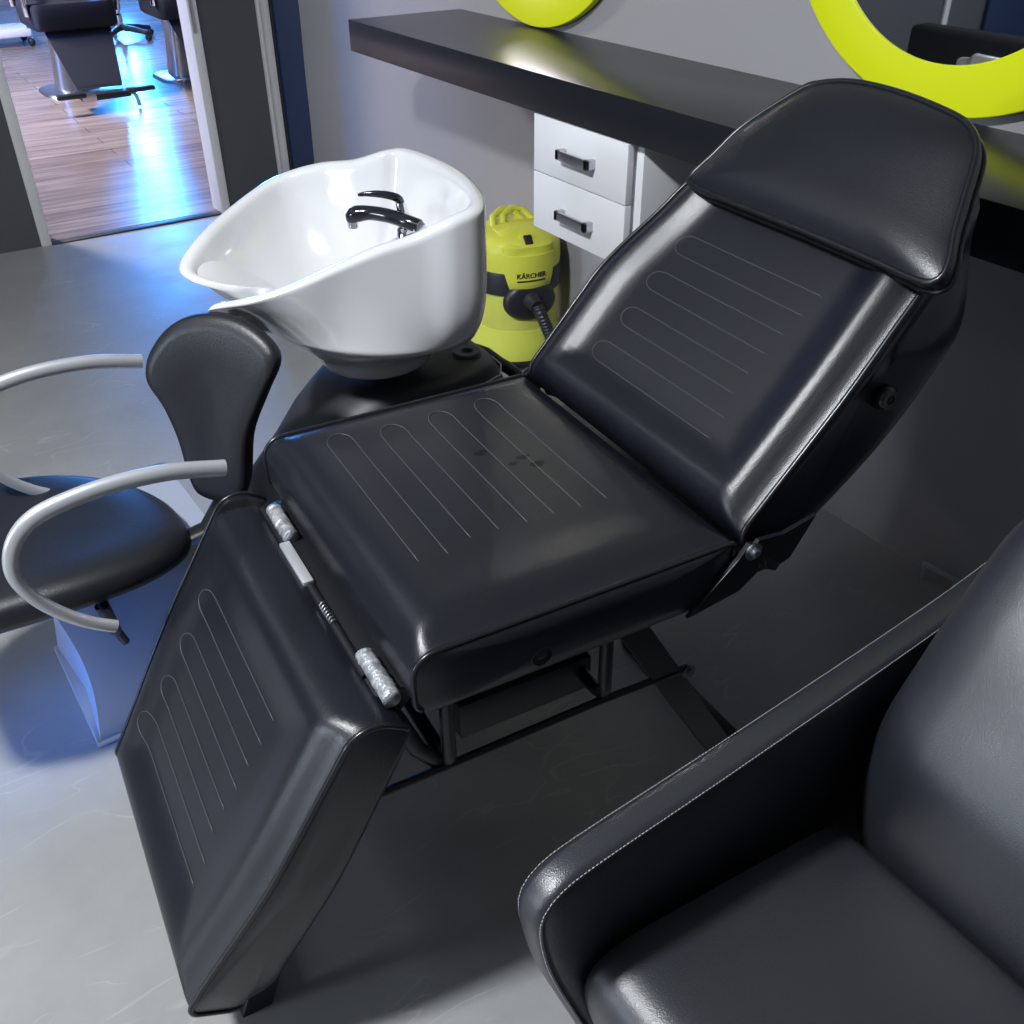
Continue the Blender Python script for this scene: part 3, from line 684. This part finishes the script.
# ------------------------------------------------------------------ foreground armchair
fa = empty('armchair', (.80, .18, 0)); FP = V(.80, .18, 0)
tag(fa, 'black leather tub armchair with pale stitching at the lower right', 'armchair')
f_ = lambda x, y, z: V(x, y, z) - FP
def arm_panel(yo_f, yi_f, yo_b, yi_b, name='arm'):
    # outline in x,z, front rounded; thickness eases towards the back
    out = [(1.30, .10), (1.30, .66)]
    top = spline([(1.30, .645), (1.1, .618), (.9, .609), (.6, .606), (.42, .607), (.36, .602), (.333, .582), (.327, .55), (.336, .49), (.352, .43), (.378, .35), (.42, .22), (.45, .10)], 90)
    loop = [tuple(p) for p in top] + [(1.30, .10)]
    n = len(loop)
    def yo(x): t = min(1, max(0, (x - .33) / .9)); return yo_f + (yo_b - yo_f) * t
    def yi(x): t = min(1, max(0, (x - .33) / .9)); return yi_f + (yi_b - yi_f) * t
    c = (.8, .35); rr = []
    P2 = np.array(loop); tg = np.gradient(P2, axis=0); nr = np.stack([tg[:, 1], -tg[:, 0]], 1); nr /= (np.linalg.norm(nr, axis=1)[:, None] + 1e-9)
    sgn = 1 if yo_f > yi_f else -1
    if (np.array(c) - P2[40]) @ nr[40] < 0: nr = -nr
    def ring(ins, y_t, dy):
        return [f_(P2[i][0] + nr[i][0] * ins, (yo(P2[i][0]) if y_t else yi(P2[i][0])) + dy * sgn, P2[i][1] + nr[i][1] * ins) for i in range(n)]
    # outer face -> border -> inner face with seams just inside
    rr.append(ring(.030, 1, 0)); rr.append(ring(.008, 1, 0)); rr.append(ring(.002, 1, -.003)); rr.append(ring(0, 1, -.010)); rr.append(ring(0, 0, .010)); rr.append(ring(.002, 0, .003)); rr.append(ring(.006, 0, 0)); rr.append(ring(.0105, 0, .0035)); rr.append(ring(.013, 0, .0025)); rr.append(ring(.030, 0, .001))
    o = MB().loft(rr).build(name, M['sofa'], fa, angle=70)
    for y_t, ins, dy in ((1, .0035, -.0005), (0, .0035, .0005)):
        st = MB()
        L_ = [f_(P2[i][0] + nr[i][0] * ins, (yo(P2[i][0]) if y_t else yi(P2[i][0])) + dy * sgn, P2[i][1] + nr[i][1] * ins) for i in range(0, 88)]
        cum = [0]
        for a, b2 in zip(L_[:-1], L_[1:]): cum.append(cum[-1] + (b2 - a).length)
        s = 0; arr = np.array([tuple(p) for p in L_]); cu = np.array(cum)
        while s < cum[-1] - .004:
            a = V(*[np.interp(s, cu, arr[:, k]) for k in range(3)]); b2 = V(*[np.interp(s + .0034, cu, arr[:, k]) for k in range(3)])
            st.tube([a, b2], .0005, 5); s += .0052
        st.build('stitching', M['thread'], o, angle=180)['label'] = 'pale row of stitches along the arm'
    return o
arm_panel(.508, .468, .566, .528)
arm_panel(-.148, -.108, -.206, -.168)
# seat cushion with rolled front
prof = [(.80, .24), (.45, .24), (.43, .26), (.400, .33), (.386, .39), (.388, .428), (.408, .450), (.45, .456), (.54, .446), (.66, .432), (.75, .419), (.785, .410), (.800, .390), (.804, .34), (.804, .25)]
pp = spline(prof[:-1], 90).tolist() + [prof[-1]]
rg = []
for y, k in ((-.105, .985), (-.095, 1), (-.06, 1), (.05, 1.0), (.18, 1.0), (.32, 1), (.42, 1.0), (.452, 1), (.464, .985)):
    rg.append([f_(.64 + (x - .64) * k, y, .34 + (z - .34) * k + (.006 * math.cos((y - .18) / .29 * PI / 2) if z > .4 else 0)) for x, z in pp])
MB().loft(rg).build('seat_cushion', M['sofa'], fa, angle=60)
# back cushion: swelling lumbar, leaning away
prof = [(.845, .30), (.805, .36), (.797, .43), (.800, .50), (.815, .57), (.86, .645), (.905, .715), (.955, .78), (.99, .82), (1.03, .845), (1.08, .845), (1.11, .81), (1.13, .70), (1.16, .45), (1.16, .30)]
pp = spline(prof, 90).tolist()
rg = []
for y, k in ((-.145, .70), (-.14, .78), (-.125, .87), (-.10, .945), (-.065, .98), (.0, 1.0), (.18, 1.012), (.34, 1.005), (.40, .985), (.437, .945), (.462, .87), (.477, .78), (.482, .70)):
    rg.append([f_(1.0 + (x - 1.0) * k, y, .56 + (z - .56) * k) for x, z in pp])
MB().loft(rg).build('back_cushion', M['sofa'], fa, angle=60)
MB().box(*[f_(.43, 0, 0).x, f_(1.29, 0, 0).x], f_(0, -.11, 0).y, f_(0, .47, 0).y, .08, .245, .01).build('seat_base', M['sofa_side'], fa)
MB().box(f_(1.14, 0, 0).x, f_(1.30, 0, 0).x, f_(0, -.17, 0).y, f_(0, .53, 0).y, .10, .70, .02).build('back_shell', M['sofa'], fa)
for x in (.50, 1.22):
    for y in (-.10, .46):
        MB().lathe([(.018, 0), (.022, .005), (.025, .105)], f_(x, y, 0), 16).build('leg', M['black_metal'], fa)

# ------------------------------------------------------------------ small steel strip on the floor near the wall
fs_ = MB().box(-.04, .05, -.005, .005, .034, .046, .002); fs_.box(-.038, -.03, -.004, .004, 0, .036); fs_.box(.04, .048, -.004, .004, 0, .036)
o = fs_.build('floor_bar', M['arm_silver']); o.location = (1.817, .99, 0); o.rotation_euler = (0, 0, math.radians(-82)); tag(o, 'short shiny steel bar on the floor at the foot of the wall', 'metal bar')

# ------------------------------------------------------------------ waiting couch that the mirror reflects
wc = empty('waiting_couch', (-1.5, 2.9, 0)); tag(wc, 'black box couch seen only reflected in the round mirror', 'couch')
MB().box(-.40, .45, -.55, .55, .12, .40, .02).build('seat', M['sofa_side'], wc)
MB().box(.32, .46, -.62, .62, .12, .68, .03, 4).build('backrest', M['sofa_side'], wc)
for y in (-.60, .60): MB().box(-.42, .46, y - .06, y + .06, .12, .55, .03, 4).build('armrest', M['sofa_side'], wc)
for x in (-.36, .36):
    for y in (-.55, .55): MB().lathe([(.018, 0), (.025, .13)], (x, y, 0), 14).build('leg', M['black_metal'], wc)

# ------------------------------------------------------------------ far room: barber chairs, stool, trolley
def barber_chair(loc, label):
    r = empty('barber_chair', loc); tag(r, label, 'chair', 'barber chairs in the room beyond')
    # base plate and column (chair faces -y)
    n = 40
    MB().loft([sq2(0, .22, .26, .25, 0, n, 4), sq2(0, .22, .255, .245, .012, n, 4), sq2(0, .22, .24, .23, .02, n, 4)]).build('base_plate', M['steel'], r, angle=50)
    MB().loft([sq2(0, .25, .15, .12, .018, n, 4), sq2(0, .25, .13, .11, .2, n, 4), sq2(0, .25, .12, .10, .34, n, 4), sq2(0, .25, .15, .14, .42, n, 4)]).build('column', M['steel'], r, angle=50)
    s = MB().loft([sq2(.0, .05, .255, .27, .445, n, 9), sq2(0, .05, .272, .288, .46, n, 9), sq2(0, .05, .277, .295, .58, n, 9), sq2(0, .05, .268, .286, .604, n, 9), sq2(0, .05, .18, .2, .612, n, 9)]).build('seat', M['far_leather'], r, angle=50)
    # calf pad slopes forward from the seat's front edge
    rg = []
    for t in (0, .03, .08, .5, .92, .97, 1):
        hw = .215 - .07 * t; y = -.16 - .30 * t; z = .47 - .33 * t; th = .03 * (1 if .03 < t < .97 else .7)
        rg.append([V(-hw, y - th, z - th * .8), V(hw, y - th, z - th * .8), V(hw, y + th, z + th * .8), V(-hw, y + th, z + th * .8)][::-1])
    MB().loft(rg).build('calf_pad', M['far_leather'], r, smooth=False, bev=.012)
    fr = MB().box(-.16, .16, -.62, -.44, .075, .115, .012); fr.box(.13, .31, -.66, -.60, .105, .135, .01); fr.box(-.31, -.13, -.66, -.60, .105, .135, .01)
    fr.build('footrest', M['dark_plastic'], r)
    MB().box(-.155, -.065, -.628, -.615, .08, .125, .003).build('foot_plate', M['steel'], r)
    MB().tube([V(.18, -.56, .10), V(.2, -.58, .06), V(.2, -.60, .012)], .014, 10).build('support_foot', M['steel'], r)
    # backrest and arms rise beyond the picture's top edge
    MB().loft([sq2(0, .30, .24, .05, .58, n, 5), sq2(0, .33, .25, .06, .70, n, 5), sq2(0, .40, .25, .06, 1.0, n, 5), sq2(0, .42, .22, .045, 1.08, n, 5)]).build('backrest', M['far_leather'], r, angle=50)
    for sg in (-1, 1):
        MB().tube([V(sg * .29, .26, .56), V(sg * .31, .22, .78), V(sg * .31, -.12, .80), V(sg * .30, -.2, .74), V(sg * .285, -.17, .54)], .028, 12, flat=.7).build('armrest', M['chrome'], r)
    return r
bc1 = barber_chair((1.50, 7.80, .002), 'black barber chair beyond the doorway, further left of the two')
bc2 = copy_tree(bc1); bc2.location = (2.33, 7.85, .002); bc2['label'] = 'black barber chair beyond the doorway, half hidden by right jamb'
# pale things lying on the two seats
o = MB().box(-.055, .055, -.02, .02, 0, .035, .01).build('towel', M['trim']); o.location = (1.52, 7.66, .617); tag(o, 'small pale folded towel on the left barber chair', 'towel')
o = MB().box(-.06, .06, -.03, .03, 0, .03, .01).build('towel', M['trim']); o.location = (2.27, 7.68, .617); o.rotation_euler = (0, 0, -.6); tag(o, 'small pale towel on the half hidden barber chair', 'towel')
# rolling stool between the chairs
rs = empty('rolling_stool', (2.36, 10.1, .002)); tag(rs, 'rolling stool on black castered star base between the barber chairs', 'stool')
for k in range(5):
    a = 2 * PI * k / 5 + .3
    MB().tube([V(0, 0, .10), V(.17 * math.cos(a), .17 * math.sin(a), .085), V(.29 * math.cos(a), .29 * math.sin(a), .065)], [.03, .024, .018], 10).build('leg', M['dark_plastic'], rs)
    MB().lathe([(.022, -.02), (.028, -.012), (.028, .012), (.022, .02)], (.29 * math.cos(a), .29 * math.sin(a), .029), 16, axis=(-math.sin(a), math.cos(a), 0)).build('caster', M['dark_plastic'], rs)
MB().lathe([(.03, .08), (.03, .2), (.02, .21), (.02, .44)], n=20).build('column', M['chrome'], rs)
MB().lathe([(.10, .43), (.18, .445), (.19, .47), (.18, .5), (.05, .515)], n=36).build('seat', M['far_leather'], rs)
# white trolley at the left
tr = empty('salon_trolley', (1.42, 10.35, .002)); tag(tr, 'pale salon trolley on black casters left of the barber chairs', 'trolley')
MB().box(-.22, .2, -.2, .2, .08, .15, .02).build('lower_tray', M['white'], tr)
MB().box(-.22, .2, -.2, .2, .62, .68, .02).build('upper_tray', M['white'], tr)
for x in (-.2, .18):
    for y in (-.18, .18):
        MB().box(x - .012, x + .012, y - .012, y + .012, .1, .65).build('post', M['steel'], tr)
        MB().lathe([(.03, -.02), (.036, -.012), (.036, .012), (.03, .02)], (x, y, .038), 16, axis=(1, .3, 0)).build('caster', M['dark_plastic'], tr)

# ------------------------------------------------------------------ lights
def area(name, loc, target, size, power, col, sy=None):
    l = bpy.data.lights.new(name, 'AREA'); l.energy = power; l.color = col; l.size = size
    if sy: l.shape = 'RECTANGLE'; l.size_y = sy
    o = bpy.data.objects.new(name, l); COL.objects.link(o); o.location = loc
    o.rotation_euler = (Vector(target) - Vector(loc)).to_track_quat('-Z', 'Y').to_euler(); return o
area('ceiling_downlight', (-.8, 1.1, 2.7), (-.2, 1.2, 0), .22, 94, (.93, .965, 1), .22)
area('ceiling_downlight_far', (-.9, 3.4, 2.7), (.4, 3.1, .4), .26, 3, (.93, .965, 1), .26)
area('ceiling_panel_light_far', (-.4, 7.6, 2.95), (.8, 7.2, 0), 1.0, 430, (1, .90, .86), 1.0)
area('blue_neon_far', (3.02, 12.8, 1.7), (1.4, 6, .6), .16, 230, (.04, .30, 1), 2.2)
area('blue_neon_left', (-1.2, 7.2, 1.5), (1.5, 7.7, .35), .3, 110, (.04, .28, 1), 1.5)
bl_ = area('blue_neon_side', (-.9, 1.30, .40), (.1, 1.65, .16), .12, 1.0, (.015, .24, 1), .3); bl_.data.spread = math.radians(34)
area('added_side_light', (-4.78, 1.7, 1.45), (0, 1.2, 1.0), 1.2, 120, (.78, .88, 1), 1.1)  # added light out of view, gives the armchair back its sheen
struct(MB().box(-4.8, -4.76, .98, 1.05, .78, 2.15, .004).box(-4.8, -4.76, 2.35, 2.42, .78, 2.10, .004).box(-4.8, -4.76, .98, 2.42, .78, .85, .004).box(-4.8, -4.76, .98, 2.42, 2.04, 2.11, .004).build('added_frame_1', M['trim']), 'added window frame around an unseen side light, opposite the shelf', 'window')  # unseen frame, added to house the side light
wd = bpy.data.worlds.new('world'); SC.world = wd; wd.use_nodes = True
wd.node_tree.nodes['Background'].inputs[0].default_value = (.48, .64, 1, 1); wd.node_tree.nodes['Background'].inputs[1].default_value = .12

SC.view_settings.view_transform = 'Standard'; SC.view_settings.look = 'None'; SC.view_settings.gamma = 1; SC.view_settings.exposure = 0.0
SC.view_settings.use_curve_mapping = False
